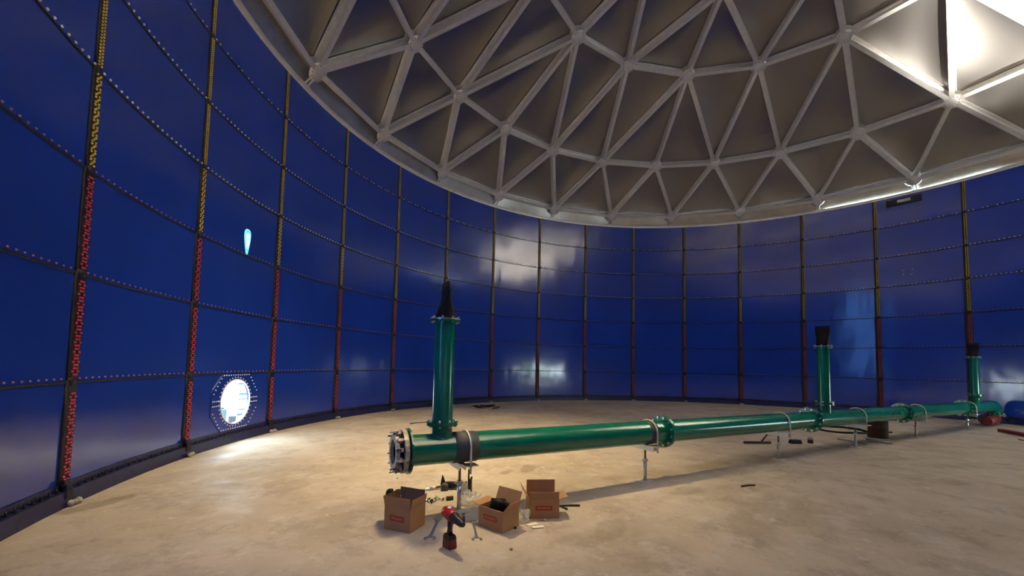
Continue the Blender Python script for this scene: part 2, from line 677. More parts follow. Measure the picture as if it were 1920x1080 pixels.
# black knots of sealant where seams cross, grout feet at the floor
for i in range(F0, F1 + 1):
    for j in range(1, 7):
        b = MB()
        b.lathe([(.05, 0), (.052, .012), (.035, .028), (.012, .034)], polar(seam_az(i) + .15, R - .002, ZR[j] - .01), -polar(seam_az(i), 1, 0), 10)
        b.build('sealant_knot', SEALANT, ew)
    b = MB()
    p = polar(seam_az(i) + .2, R - .05, .17)
    b.box(p, (.07, .13, .16), Matrix.Rotation(seam_az(i) * D2R, 3, 'Z'), .75)
    b.box(p + Vector((0, 0, .09)), (.05, .15, .05), Matrix.Rotation((seam_az(i) + 4) * D2R, 3, 'Z'), .6)
    b.build('seam_foot_sealant', SEALANT, ew, .012)
    b = MB()
    rr = random.Random(i)
    for k in range(7):
        q = polar(seam_az(i) + rr.uniform(-.35, .4), R - .08 - rr.uniform(0, .04), .02 + rr.uniform(0, .02))
        b.lathe([(.02, -.03), (.032, -.01), (.028, .015), (.010, .03)], q, (rr.uniform(-.3, .3), rr.uniform(-.3, .3), 1), 7)
    b.build('grout_foot', MORTAR, ew)

# rim angle on top of the wall
b = MB()
n = 120
prof = [(R - .004, 8.43), (R - .014, 8.43), (R - .014, 8.50), (R - .10, 8.502), (R - .10, 8.515), (R + .02, 8.515)]
for (r0, z0), (r1, z1) in zip(prof, prof[1:]):
    vs = [polar(360 * k / n, r, z) for r, z in ((r0, z0), (r1, z1)) for k in range(n)]
    b.add(vs, [(k, n + k, n + (k + 1) % n, (k + 1) % n) for k in range(n)])
tag(b.build('trim_1', ALU_S), 'pale aluminium rim angle on top of the blue wall', kind='structure')

# manhole: doubler plate with bolt rings, neck, inner rim
mhT = tag(bpy.data.objects.new('window_1', None), 'round open manhole with bolt rings low in the blue wall', kind='structure')
col.objects.link(mhT)


def wp(x, z, dr=0):
    """point on the wall at x metres left of the manhole axis, height z above its centre"""
    return polar(MH_AZ + x * mm, R - dr, MH_Z + z)


b = MB()
n = 64
oct_ = []
W_, H_, c_ = .70, .555, .33
for k in range(n):
    an = 2 * math.pi * k / n
    cx, sz = math.cos(an), math.sin(an)
    e = min(W_ / abs(cx) if abs(cx) > 1e-6 else 9, H_ / abs(sz) if abs(sz) > 1e-6 else 9, (W_ + H_ - c_) / (abs(cx) + abs(sz)))
    oct_.append((cx * e, sz * e))
cir = [(MH_R * math.cos(2 * math.pi * k / n), MH_R * math.sin(2 * math.pi * k / n)) for k in range(n)]
vs = [wp(x, z, .0) for x, z in cir] + [wp(x, z, .013) for x, z in cir] + [wp(x, z, .013) for x, z in oct_] + [wp(x, z, 0) for x, z in oct_]
b.add(vs, [(i * n + k, i * n + (k + 1) % n, (i + 1) * n + (k + 1) % n, (i + 1) * n + k) for i in range(3) for k in range(n)])
b.build('doubler_plate', ENAMEL, mhT)
b = MB()
o_ = polar(MH_AZ, 1, 0)
b.ring(wp(0, 0) - o_ * .02, o_, MH_R - .012, MH_R, .05, 64)
b.build('manhole_neck', ENAMEL_STRIP, mhT)
b = MB()
b.ring(wp(0, 0) - o_ * .03, o_, MH_R - .014, MH_R + .008, .014, 64)
b.build('manhole_rim', WHT, mhT)
pts = []
for k in range(36):
    an = 2 * math.pi * (k + .5) / 36
    pts.append(((MH_R + .04) * math.cos(an), (MH_R + .04) * math.sin(an)))
for sgn in (1, -1):
    for k in range(12):
        pts.append((-.37 + .74 * k / 11, sgn * .52))
    for sx in (1, -1):
        for k in range(5):
            pts.append((sx * (.44 + .22 * k / 4.5), sgn * (.46 - .31 * k / 4.5)))
        for k in range(4):
            pts.append((sx * (.50 + .05 * k), sgn * .045))
for x, z in pts:
    b = MB()
    cap_mesh(b, MH_AZ + x * mm, MH_Z + z, .0125, R - .013)
    b.build('rim_bolt', WHT, mhT)

# pear-shaped patch above the manhole, glow put into its materials, no hole cut
wt = tag(bpy.data.objects.new('glow_patch', None), 'small pear-shaped patch glowing cyan and white high on the left wall', kind='structure')
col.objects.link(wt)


def pear(wd, ht, n=40):
    P_ = []
    for k in range(n):
        t = 2 * math.pi * k / n
        y = math.sin(t)
        x = math.copysign(abs(math.cos(t)) ** .75, math.cos(t))
        yy = math.copysign(abs(y) ** .8, y)
        P_.append((x * wd * (.66 + .38 * yy), yy * ht))
    return P_


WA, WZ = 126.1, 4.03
for nm, m, wd, ht, d0, d1, cz in (('patch_rim', GLOWR, .118, .26, 0, .012, 0), ('patch_body', GLOWC, .098, .235, .0, .015, 0), ('bright_core', GLOWW, .062, .16, 0, .018, .02)):
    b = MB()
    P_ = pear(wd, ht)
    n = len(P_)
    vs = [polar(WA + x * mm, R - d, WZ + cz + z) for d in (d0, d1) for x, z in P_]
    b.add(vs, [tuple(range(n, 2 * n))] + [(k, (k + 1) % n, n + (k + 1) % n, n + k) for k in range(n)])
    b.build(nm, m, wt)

# ------------------------------------------------------------------ dome roof
dome = tag(bpy.data.objects.new('ceiling', None), 'geodesic dome roof of aluminium struts and triangular sheets', kind='structure')
col.objects.link(dome)
ZC = -.2467 * R
RA, ZA = 11.12, 8.815
RB, ZB = 9.20, 10.383
RC, ZCc = 5.918, 12.142
RD, ZD = 3.38, 12.90
TOPZ = 13.27
nodes = {}
for k in range(24):
    nodes['a', k] = polar(118.03 - 15 * k, RA, ZA)
    nodes['b', k] = polar(110.17 - 15 * k, RB, ZB)
for k in range(16):
    nodes['c', k] = polar(79.7 - 22.5 * k, RC, ZCc)
for k in range(8):
    nodes['d', k] = polar(79.2 - 45 * k, RD, ZD)
nodes['e', 0] = Vector((0, 0, TOPZ))
edges, tris = [], []
for k in range(24):
    k2 = (k + 1) % 24
    edges += [(('a', k), ('a', k2)), (('b', k), ('b', k2)), (('a', k), ('b', k)), (('a', k2), ('b', k))]
    tris += [(('a', k), ('a', k2), ('b', k)), (('b', k), ('a', k2), ('b', k2))]
# ring b -> c: c(2m) is aligned with b(2+3m)
for m_ in range(8):
    B_ = lambda q: ('b', (2 + 3 * m_ + q) % 24)
    c0, c1, c2 = ('c', 2 * m_), ('c', 2 * m_ + 1), ('c', (2 * m_ + 2) % 16)
    edges += [(c0, B_(-1)), (c0, B_(0)), (c0, B_(1)), (c1, B_(1)), (c1, B_(2)), (c0, c1), (c1, c2)]
    tris += [(c0, B_(-1), B_(0)), (c0, B_(0), B_(1)), (c0, B_(1), c1), (c1, B_(1), B_(2)), (c1, B_(2), c2)]
    d0, d1 = ('d', m_), ('d', (m_ + 1) % 8)
    edges += [(d0, c0), (d0, c1), (d1, c1), (d0, d1), (d0, ('e', 0))]
    tris += [(d0, c0, c1), (d0, c1, d1), (d1, c1, c2), (('e', 0), d0, d1)]


def nrm(p):
    return (p - Vector((0, 0, ZC))).normalized()


DEPTH = .25
for k, p in nodes.items():
    N = nrm(p)
    b = MB()
    b.lathe([(.02, -.034), (.11, -.030), (.20, -.012), (.245, .0), (.245, .012), (.2, .014)], p, N, 20)
    hub = b.build('hub', ALU_S, dome)
    b = MB()
    b.lathe([(.24, DEPTH - .02), (.24, DEPTH)], p, N, 16)
    b.cyl(p + N * .01, p + N * (DEPTH - .02), .05, n=10)
    b.build('outer_hub_plate', ALU_S, hub)
    b = MB()
    Bm = basis(N)
    for q in range(12):
        an = q * math.pi / 6
        b.prism(hexpoly(.014), .02, p + Bm @ Vector((.175 * math.cos(an), .175 * math.sin(an), -.036)), Bm)
    b.build('hub_bolts', STEEL, hub)
for e0, e1 in edges:
    p, q = nodes[e0], nodes[e1]
    d = (q - p)
    L = d.length
    d.normalize()
    N = nrm((p + q) / 2)
    X = d.cross(N).normalized()
    N = X.cross(d)
    rot = Matrix((X, N, d)).transposed()
    mid = (p + q) / 2
    LL = L - .36
    sag = .0
    b = MB()
    b.box(mid + N * .008, (.125, .016, LL + .08), rot)
    b.box(mid + N * DEPTH, (.16, .014, LL), rot)
    b.box(mid + N * (DEPTH / 2), (.012, DEPTH - .03, LL), rot)
    for sx in (-1, 1):
        b.box(mid + N * .026 + X * (sx * .058), (.009, .022, LL), rot)
        b.box(mid + N * (DEPTH - .022) + X * (sx * .074), (.009, .03, LL), rot)
    b.build('strut', ALU_S, dome)
for t in tris:
    P3 = [nodes[k] + nrm(nodes[k]) * (DEPTH + .015) for k in t]
    nn = 12
    vs, idx = [], {}
    wv = [(random.uniform(1, 3), random.uniform(1, 3), random.uniform(0, 6), random.uniform(-.012, .012)) for _ in range(4)]
    for i in range(nn + 1):
        for j in range(nn + 1 - i):
            u, v = i / nn, j / nn
            ww = 1 - u - v
            p = P3[0] * ww + P3[1] * u + P3[2] * v
            blg = 27 * u * v * ww * .10 + 4 * .02 * (u * v + v * ww + u * ww)
            idx[i, j] = len(vs)
            ed = min(1, 27 * u * v * ww * 1.5)
            blg += ed * sum(a_ * math.sin(q1 * u * 4 + q2 * v * 4 + ph_) for q1, q2, ph_, a_ in wv)
            vs.append(p + nrm(p) * blg)
    fs = []
    for i in range(nn):
        for j in range(nn - i):
            fs.append((idx[i, j], idx[i + 1, j], idx[i, j + 1]))
            if i + j < nn - 1:
                fs.append((idx[i + 1, j], idx[i + 1, j + 1], idx[i, j + 1]))
    b = MB()
    b.add(vs, fs, True)
    b.build('roof_panel', ALU_P, dome)
# skirt between the lowest ring of struts and the rim of the wall
for k in range(24):
    a0, a1 = 118.03 - 15 * k, 118.03 - 15 * (k + 1)
    b = MB()
    vs, fs = [], []
    na = 8
    pa, pb = nodes['a', k], nodes['a', (k + 1) % 24]
    for i in range(na + 1):
        az = a0 + (a1 - a0) * i / na
        # daylight slit under the skirt on the right
        azn = (az + 180) % 360 - 180
        gap = .055 if -26.8 < azn < -3.0 else 0.0
        low = polar(az, R + .015, 8.515 + gap)
        m_ = pa.lerp(pb, i / na)
        hi = m_ + nrm(m_) * (DEPTH + .02)
        vs += [low, low.lerp(hi, .5) + Vector((0, 0, -.012)), hi]
    for i in range(na):
        q = i * 3
        fs += [(q, q + 1, q + 4, q + 3), (q + 1, q + 2, q + 5, q + 4)]
    b.add(vs, fs, True)
    b.build('skirt_panel', noisy(mat('skirt_aluminium', (.62, .59, .53), .36, 1.0), 3, .1, 3, bump=.2, bscale=2) if k == 0 else bpy.data.materials['skirt_aluminium'], dome)
    # bracket foot from hub to rim
    p = nodes['a', k]
    az = a0
    b = MB()
    top = p - nrm(p) * .0
    foot = polar(az, R - .055, 8.52)
    for sx in (-1, 1):
        T = Vector((-math.sin(az * D2R), math.cos(az * D2R), 0)) * (.05 * sx)
        b.cyl(top + T * .9, foot + T, .022, n=8)
    b.box(foot + Vector((0, 0, .0)), (.10, .2, .014), Matrix.Rotation(az * D2R, 3, 'Z'))
    b.build('support_bracket', ALU_S, dome)

# ------------------------------------------------------------------ the pipeline
T_ = Vector((.9, -.436, 0)).normalized()
N_ = Vector((.436, .9, 0)).normalized()
O_ = Vector((0, -.105, 0))


def zax(s):
    return .705 - .005 * (s + 8)


def PP(s, lat=0, dz=None, z=None):
    return O_ + T_ * s + N_ * lat + Vector((0, 0, (zax(s) + (dz or 0)) if z is None else z))


RP = .162
AX = (PP(5) - PP(-5)).normalized()


def header_flange(parent, s, side):
    """a disc welded to the pipe end; side=-1: pipe lies to larger s"""
    b = MB()
    b.ring(PP(s) + AX * (-.022 if side > 0 else .002), AX, RP - .01, .236, .020, 40)
    b.build('flange', GREEN, parent)


def header_bolts(parent, s):
    B = basis(AX)
    for k in range(12):
        an = (k + .5) * math.pi / 6
        p = PP(s) + B @ Vector((.205 * math.cos(an), .205 * math.sin(an), 0))
        bolt(parent, p + AX * .022, AX, .017, .014, .006, back=.062, m=STEEL)


def pipe_section(s0, s1, label, stub=None):
    t = thing('flanged_pipe', PP((s0 + s1) / 2, z=0), label, 'pipe', 'green header pipes lying across the floor')
    b = MB()
    b.lathe([(RP, 0), (RP, (s1 - s0) * 1.0)], PP(s0), AX, 48, close=False)
    b.lathe([(RP - .008, 0), (RP - .008, (s1 - s0))], PP(s0), AX, 32, close=False)
    b.build('pipe_body', GREEN, t)
    header_flange(t, s0, -1)
    header_flange(t, s1, 1)
    if stub is not None:
        c = PP(stub)
        zt = .975
        b = MB()
        # stub: saddle cut onto the header
        n = 40
        vs = []
        for ring_ in range(2):
            for k in range(n):
                an = 2 * math.pi * k / n
                x, y = .112 * math.cos(an), .112 * math.sin(an)
                z = zt if ring_ else zax(stub) + math.sqrt(RP * RP - y * y) - .006
                vs.append(Vector((c.x, c.y, z)) + T_ * x + N_ * y)
        b.add(vs, [(k, (k + 1) % n, n + (k + 1) % n, n + k) for k in range(n)], True)
        st = b.build('branch_stub', GREEN, t)
        b = MB()
        wv = []
        for k in range(n):
            an = 2 * math.pi * k / n
            x, y = .116 * math.cos(an), .116 * math.sin(an)
            wv.append(Vector((c.x, c.y, zax(stub) + math.sqrt(RP * RP - y * y) + .002)) + T_ * x + N_ * y)
        b.sweep(wv, .007, 6, closed=True)
        b.build('weld_bead', GREEN, st)
        b = MB()
        b.ring((c.x, c.y, zt - .018), (0, 0, 1), .1, .170, .018, 36)
        b.build('stub_flange', GREEN, t)
    return t


SJ = [-8.15, -4.36, -.31, 3.80, 7.90]
names = ['green flanged pipe nearest the camera, its open end capped by a studded ring',
         'green flanged pipe between the second and third posts, long bright streak along it',
         'green flanged pipe carrying the middle upright pipe',
         'green flanged pipe behind the dark brown drum, without any upright']
stubs = [-7.77, None, .25, None]
secs = [pipe_section(SJ[k], SJ[k + 1], names[k], stubs[k]) for k in range(4)]
for k in (1, 2, 3, 4):
    header_bolts(secs[k - 1], SJ[k])

# last piece with the elbow down
t = thing('elbow_pipe', PP(9.2, z=0), 'green pipe with downturned elbow at the far right end of the line', 'pipe')
b = MB()
SE = 10.45
b.lathe([(RP, 0), (RP, SE - 7.9)], PP(7.9), AX, 40, close=False)
b.build('pipe_body', GREEN, t)
header_flange(t, 7.9, -1)
b = MB()
rad = .22
pts = []
for k in range(9):
    an = k / 8 * math.pi / 2
    pts.append(PP(SE + rad * math.sin(an), dz=-rad * (1 - math.cos(an))))
pts.append(pts[-1] + Vector((0, 0, -.05)))
b.sweep(pts, RP, 28)
b.build('elbow', GREEN, t)
b = MB()
ezf = pts[-1].z
b.ring((pts[-1].x, pts[-1].y, ezf - .02), (0, 0, 1), RP - .02, .236, .02, 36)
b.build('flange', GREEN, t)
ec = Vector((pts[-1].x, pts[-1].y, 0))
for k in range(12):
    an = (k + .5) * math.pi / 6
    bolt(t, (ec.x + .205 * math.cos(an), ec.y + .205 * math.sin(an), ezf + .002), (0, 0, 1), .02, .016, .02, back=.06, m=CHROME)
c = PP(8.95)
b = MB()
b.lathe([(.112, 0), (.112, .975 - zax(8.95) - RP + .03)], (c.x, c.y, zax(8.95) + RP - .03), (0, 0, 1), 32)
b.build('branch_stub', GREEN, t)
b = MB()
b.ring((c.x, c.y, .957), (0, 0, 1), .1, .170, .018, 32)
b.build('stub_flange', GREEN, t)

# red pipe under the elbow
t = thing('red_pipe', (ec.x, ec.y, 0), 'dark red pipe bend on the floor beneath the downturned green elbow', 'pipe')
b = MB()
b.ring((ec.x, ec.y, ezf - .044), (0, 0, 1), RP - .03, .236, .022, 32)
b.build('flange', REDP, t)
b = MB()
z0 = ezf - .044
b.sweep([(ec.x, ec.y, z0), (ec.x, ec.y, z0 - .04)] + [Vector((ec.x, ec.y, 0)) - T_ * (.12 - .12 * math.cos(q)) + Vector((0, 0, z0 - .04 - .10 * math.sin(q))) for q in (.5, 1.0, 1.5)]
        + [Vector((ec.x, ec.y, z0 - .14)) - T_ * .9], [RP * .85] * 6, 20)
b.build('pipe_body', REDP, t)

# risers and duckbill valves
RISERS = [(-7.77, 'green upright pipe standing on the nearest pipe by the open end', 'black duckbill rubber valve on the nearest and tallest looking upright'),
          (.25, 'green upright pipe in the middle of the line', 'black duckbill rubber valve seen broadside on the middle upright'),
          (8.95, 'green upright pipe farthest away at the right edge, before the elbow', 'black duckbill rubber valve on the farthest upright')]
for s, lab, vlab in RISERS:
    c = PP(s, z=0)
    t = thing('riser_pipe', (c.x, c.y, .975), lab, 'pipe', 'green upright pipes')
    b = MB()
    b.lathe([(.112, 0), (.112, 2.1 - .975)], (c.x, c.y, .975), (0, 0, 1), 40, close=False)
    b.build('pipe_body', GREEN, t)
    for z in (.977, 2.095):
        b = MB()
        b.ring((c.x, c.y, z), (0, 0, 1), .1, .170, .019, 36)
        b.build('flange', GREEN, t)
    for k in range(8):
        an = (k + .5) * math.pi / 4 + .2
        p = Vector((c.x + .145 * math.cos(an), c.y + .145 * math.sin(an), 0))
        bolt(t, p + Vector((0, 0, .997)), (0, 0, 1), .016, .013, .012, back=.055)
        bolt(t, p + Vector((0, 0, 2.136)), (0, 0, 1), .014, .011, .004, back=.055)
    v = thing('duckbill_valve', (c.x, c.y, 2.114), vlab, 'valve', 'black duckbill valves')
    b = MB()
    b.ring((c.x, c.y, 2.115), (0, 0, 1), .09, .168, .012, 36)
    b.build('backing_ring', STEEL, v)
    b = MB()
    prof = [(0, .112, .112), (.03, .110, .110), (.08, .108, .096), (.14, .110, .070), (.20, .118, .042), (.26, .128, .022), (.32, .132, .016), (.41, .134, .015)]
    n = 32
    vs = []
    for h, wn, wt_ in prof:
        fl = min(1, h / .26)
        for k in range(n):
            an = 2 * math.pi * k / n
            ex = 1 - .45 * fl
            x = math.copysign(abs(math.cos(an)) ** ex, math.cos(an)) * wn
            y = math.copysign(abs(math.sin(an)) ** ex, math.sin(an)) * wt_
            vs.append(Vector((c.x, c.y, 2.127 + h)) + N_ * x + T_ * y)
    m_ = len(prof)
    b.add(vs, [(i * n + k, i * n + (k + 1) % n, (i + 1) * n + (k + 1) % n, (i + 1) * n + k) for i in range(m_ - 1) for k in range(n)], True)
    b.f.append(tuple((m_ - 1) * n + k for k in range(n)))
    b.sm.append(False)
    b.build('rubber_bill', BLACK, v)
    b = MB()
    b.box(Vector((c.x, c.y, 2.127 + .32)), (.272, .036, .012), Matrix((N_, T_, Vector((0, 0, 1)))).transposed())
    b.build('bill_band', BLACK, v)

# studded ring on the open end
c = PP(-8.17)
t = thing('flange_adapter', (c.x, c.y, 0), 'grey metal coupling ring with long studs on the open pipe end', 'coupling')
FR = basis(AX)
b = MB()
b.ring(c - AX * .045, AX, .155, .222, .045, 40)
b.ring(c - AX * .125, AX, .125, .185, .035, 40)
b.build('ring_body', noisy(mat('scuffed_grey', (.42, .38, .33), .55, .4), 25, .45, 5, bump=.6, bscale=30), t)
b = MB()
b.ring(c - AX * .09, AX, .12, .165, .05, 32)
b.build('gasket', BLACK, t)
b = MB()
b.lathe([(.13, 0), (.13, .01)], c - AX * .05, AX, 24)
b.build('inner_face', RUST, t)
for k in range(12):
    an = (k + .5) * math.pi / 6
    p = c + FR @ Vector((.200 * math.cos(an), .200 * math.sin(an), 0))
    q = p - AX * random.uniform(.13, .17)
    b = MB()
    b.cyl(p, q, .0085, n=8)
    for h in (.05, .105):
        b.prism(hexpoly(.019, random.random()), .018, p - AX * h, FR)
    b.build('stud', DARKP if k % 2 else STEEL, t)
    b = MB()
    qq = c + FR @ Vector((.185 * math.cos(an), .185 * math.sin(an), -.085))
    b.box(qq, (.05, .04, .05), FR @ Matrix.Rotation(an, 3, 'Z'))
    b.build('clamp_lug', bpy.data.materials['scuffed_grey'], t, .004)

# pipe supports
SUP = [(-7.55, 'post support under the nearest pipe end, beside the cardboard boxes, with wide grey rubber band'),
       (-4.71, 'post support just before the first bolted joint right of the boxes'),
       (-1.38, 'post support between the first and second bolted joints, near the rod tool'),
       (1.50, 'post support beside the black hose loop, left of the dark drum'),
       (4.60, 'post support right of the dark drum'),
       (8.20, 'thin post support under the farthest upright pipe')]
for k, (s, lab) in enumerate(SUP):
    g = PP(s, z=0)
    t = thing('pipe_support', g, lab, 'pipe support', 'adjustable posts under the green pipe')
    rotN = Matrix((T_, N_, Vector((0, 0, 1)))).transposed()
    zb = zax(s) - RP
    b = MB()
    b.box(g + Vector((0, 0, .004)), (.2, .2, .008), rotN @ Matrix.Rotation(.25, 3, 'Z'))
    b.build('base_plate', STEEL_W, t)
    b = MB()
    b.cyl(g + Vector((0, 0, .008)), g + Vector((0, 0, zb * .55)), .024, n=16)
    b.cyl(g + Vector((0, 0, .008)), g + Vector((0, 0, .022)), .034, n=16)
    b.build('tube', STEEL, t)
    b = MB()
    b.cyl(g + Vector((0, 0, zb * .55)), g + Vector((0, 0, zb * .55 + .012)), .042, n=16)
    b.prism(hexpoly(.034), .02, g + Vector((0, 0, zb * .55 + .012)))
    b.build('collar', STEEL, t)
    b = MB()
    b.cyl(g + Vector((0, 0, zb * .55)), g + Vector((0, 0, zb - .075)), .015, n=12)
    b.build('threaded_rod', mat('oiled_steel', (.20, .17, .11), .45, .7) if k == 0 else bpy.data.materials['oiled_steel'], t)
    # channel
    l0, l1 = (-.09, .26) if k == 0 else (-.19, .20)
    L = l1 - l0
    cc = (l0 + l1) / 2
    b = MB()
    b.box(PP(s, cc, z=zb - .012), (.075, L, .008), rotN)
    b.box(PP(s - .036, cc, z=zb - .046), (.006, L, .066), rotN)
    b.box(PP(s + .036, cc, z=zb - .046), (.006, L, .066), rotN)
    b.build('channel', STEEL_W, t)
    b = MB()
    b.box(PP(s + .055, -.16, z=zb - .006), (.15, .15, .007), rotN)
    b.build('saddle_plate', STEEL, t)
    su = s + .055
    if k < 2:
        b = MB()
        wdt = (.27, .13)[k]
        b.lathe([(RP + .001, 0), (RP + .008, .002), (RP + .008, wdt), (RP + .001, wdt + .002)], PP(su - wdt * .58), AX, 40, close=False)
        b.build('rubber_sleeve', RUBBER, t)
    b = MB()
    pts = [PP(su, -(RP + .018), z=zb - .10)]
    for q in range(17):
        an = math.pi * q / 16
        pts.append(PP(su, -(RP + .018) * math.cos(an), dz=(RP + .018) * math.sin(an)))
    pts.append(PP(su, RP + .018, z=zb - .10))
    b.sweep(pts, .0115, 10)
    u = b.build('u_bolt', STEEL_W, t)
    b = MB()
    for sg in (-1, 1):
        b.prism(hexpoly(.022), .018, PP(su, sg * (RP + .018), z=zb - .03))
    b.build('nut', STEEL, u)


# ------------------------------------------------------------------ things on the floor
def gxy(x, y, z=0):
    return Vector((x, y, z))


def carton(x, y, rz, label, w, d, h, flaps, fls, printed=True):
    """open cardboard box; flaps = opening angle in degrees of front,right,back,left (0 up, 90 out flat)"""
    t = thing('cardboard_box', (x, y, 0), label, 'box', 'small open cardboard boxes by the first post', rz=rz)
    F = FRAME[t.name]
    Rm = F.to_3x3()
    tk = .004

    def W(v):
        return F @ Vector(v)
    b = MB()
    for (c, sz) in (((0, -d / 2, h / 2), (w, tk, h)), ((0, d / 2, h / 2), (w, tk, h)), ((w / 2, 0, h / 2), (tk, d, h)), ((-w / 2, 0, h / 2), (tk, d, h)), ((0, 0, .003), (w, d, tk))):
        b.box(W(c), sz, Rm)
    b.build('box_body', CARD, t)
    fl = min(d, w) / 2
    for (side, ang, fq) in zip('frbl', flaps, fls):
        a_ = ang * D2R
        Lf = fq
        if side == 'f':
            c, ax, wd, out = Vector((0, -d / 2, h)), 'X', w, Vector((0, -1, 0))
        elif side == 'b':
            c, ax, wd, out = Vector((0, d / 2, h)), 'X', w, Vector((0, 1, 0))
        elif side == 'r':
            c, ax, wd, out = Vector((w / 2, 0, h)), 'Y', d, Vector((1, 0, 0))
        else:
            c, ax, wd, out = Vector((-w / 2, 0, h)), 'Y', d, Vector((-1, 0, 0))
        upv = out * math.sin(a_) + Vector((0, 0, math.cos(a_)))
        along = Vector((1, 0, 0)) if ax == 'X' else Vector((0, 1, 0))
        nn_ = along.cross(upv)
        rot = Rm @ Matrix((along, nn_, upv)).transposed()
        b = MB()
        b.box(W(c + upv * (Lf / 2)), (wd * .98, tk, Lf), rot)
        b.build('flap', CARD_IN, t)
    if printed:
        b = MB()
        b.box(W((0, -d / 2 - tk * .7, h * .55)), (w * .56, .0016, h * .25), Rm)
        lb = b.build('printed_panel', CARD_RED, t)
        b = MB()
        for q in range(7):
            hh = h * (.085 if q else .12)
            b.box(W((-w * .19 + q * w * .062, -d / 2 - tk * .7 - .001, h * .55 + (.003 if q == 0 else 0))), (w * .038, .0012, hh), Rm @ Matrix.Rotation(.2, 3, 'Y'))
        b.build('printed_letters', CARD_PALE, lb)
    return t


# box corner points on the floor, measured in the place
def carton_from(p_left, p_front, p_right, label, h, flaps, fls):
    pl, pf, pr = Vector(p_left), Vector(p_front), Vector(p_right)
    u = (pf - pl)
    w_ = u.length
    ang = math.atan2(u.y, u.x)
    v = pr - pf
    d_ = abs(v.dot(Vector((-math.sin(ang), math.cos(ang)))))
    ctr = (pl + pf) / 2 + Vector((-math.sin(ang), math.cos(ang))) * d_ / 2
    return carton(ctr.x, ctr.y, ang, label, w_, d_, h, flaps, fls), ctr, ang, w_, d_


BL = carton_from((-7.608, 3.42), (-7.534, 3.127), (-7.29, 3.19), 'open cardboard box at the left, flaps up, in front of the small dark tool', .215, (3, 10, -4, 14), (.105, .10, .13, .10))
BM_ = carton_from((-6.964, 2.752), (-6.977, 2.436), (-6.72, 2.43), 'open cardboard box in the middle, filled with a black rubber lump', .20, (-112, 40, 24, 80), (.06, .12, .14, .10))
BR = carton_from((-6.494, 2.455), (-6.28, 2.206), (-6.10, 2.38), 'open cardboard box at the right, back flap standing up, beside the pliers', .20, (12, 75, 0, 32), (.085, .10, .14, .14))

# black lump in the middle box
ctr, ang = BM_[1], BM_[2]
b = MB()
b.sweep([(ctr.x - .04, ctr.y + .06, .14), (ctr.x - .03, ctr.y + .03, .22), (ctr.x + .02, ctr.y - .03, .215), (ctr.x + .05, ctr.y - .06, .15)], [.04, .065, .06, .045], 16)
b.lathe([(.085, 0), (.09, .06), (.07, .14), (.05, .16)], (ctr.x, ctr.y, .006), (0, 0, 1), 18)
tag(b.build('rubber_boot', BLACK), 'black rubber lump bulging from the middle cardboard box', 'rubber part')

# red and black impact wrench standing on its battery
cx, cy = -7.50, 2.63
Rv = Vector((fx.x, fx.y, 0)).normalized()               # a direction to the right seen from the boxes
Fv = Vector((ff.x, ff.y, 0)).normalized()
dn = (Rv * .62 - Fv * .75 - Vector((0, 0, .12))).normalized()                  # nose direction, right and towards the camera
t = thing('impact_wrench', (cx, cy, 0), 'red and black cordless impact wrench standing on its battery between the spanners', 'power tool')
dh = Vector((dn.x, dn.y, 0)).normalized()
rotD = Matrix((dh, Vector((0, 0, 1)).cross(dh), Vector((0, 0, 1)))).transposed()
b = MB()
b.box((cx, cy, .045), (.13, .085, .085), rotD, .9)
b.build('battery', noisy(mat('battery_red', (.16, .012, .010), .4), 9, .1), t, .012)
b = MB()
b.box((cx, cy, .10), (.115, .075, .03), rotD, .8)
b.sweep([(cx, cy, .10), Vector((cx, cy, .17)), Vector((cx, cy, .24)) + dn * .004], [.028, .023, .026], 14)
b.build('handle', DARKP, t)
hc = Vector((cx, cy, .285))
b = MB()
b.lathe([(.025, -.085), (.046, -.08), (.052, -.05), (.052, .03), (.046, .06)], hc, dn, 20)
b.build('motor_housing', TOOLRED, t)
b = MB()
b.lathe([(.046, .06), (.047, .075), (.036, .12), (.032, .19), (.022, .20), (.022, .215)], hc, dn, 20)
b.build('nose', DARKP, t)
b = MB()
b.lathe([(.022, -.10), (.036, -.098), (.038, -.084)], hc, dn, 16)
b.build('rear_cap', DARKP, t)
b = MB()
b.box(hc + dn * -.02 + Vector((0, 0, .052)), (.04, .03, .006), rotD)
b.build('name_plate', WHT, t)
b = MB()
b.box(Vector((cx, cy, .225)) + dn * .035, (.014, .016, .035), rotD)
b.build('trigger', TOOLRED, t)


def spanner(pa, pb, label, w_=.014, z=.008, m=STEEL_T, z2=None):
    """combination spanner from ring end pa to open jaw pb"""
    pa, pb = Vector((*pa, z)), Vector((*pb, z if z2 is None else z2))
    d = (pb - pa)
    L = d.length
    d.normalize()
    X = Vector((0, 0, 1)).cross(d).normalized()
    rot = Matrix((X, d, X.cross(d))).transposed()
    t = thing('spanner', pa, label, 'spanner', None)
    b = MB()
    k = L / .3
    b.prism([(-w_, .02), (w_, .02), (w_ * .75, L * .5), (w_, L - .03), (-w_, L - .03), (-w_ * .75, L * .5)], .010, pa - Vector((0, 0, .005)), rot)
    b.build('shank', m, t, .002)
    b = MB()
    b.ring(pa - Vector((0, 0, .007)), rot.col[2], .014 * k, .028 * k, .014, 18)
    b.build('ring_end', m, t)
    b = MB()
    s_ = .036 * k
    b.prism([(-w_, 0), (w_, 0), (s_, s_ * .7), (s_ * .95, s_ * 1.6), (s_ * .45, s_ * 1.75), (s_ * .42, s_ * .9), (-s_ * .42, s_ * .9), (-s_ * .45, s_ * 1.75), (-s_ * .95, s_ * 1.6), (-s_, s_ * .7)],
            .013, pa + d * (L - s_ * 1.5) - Vector((0, 0, .0065)), rot)
    b.build('open_jaw', m, t, .002)
    return t


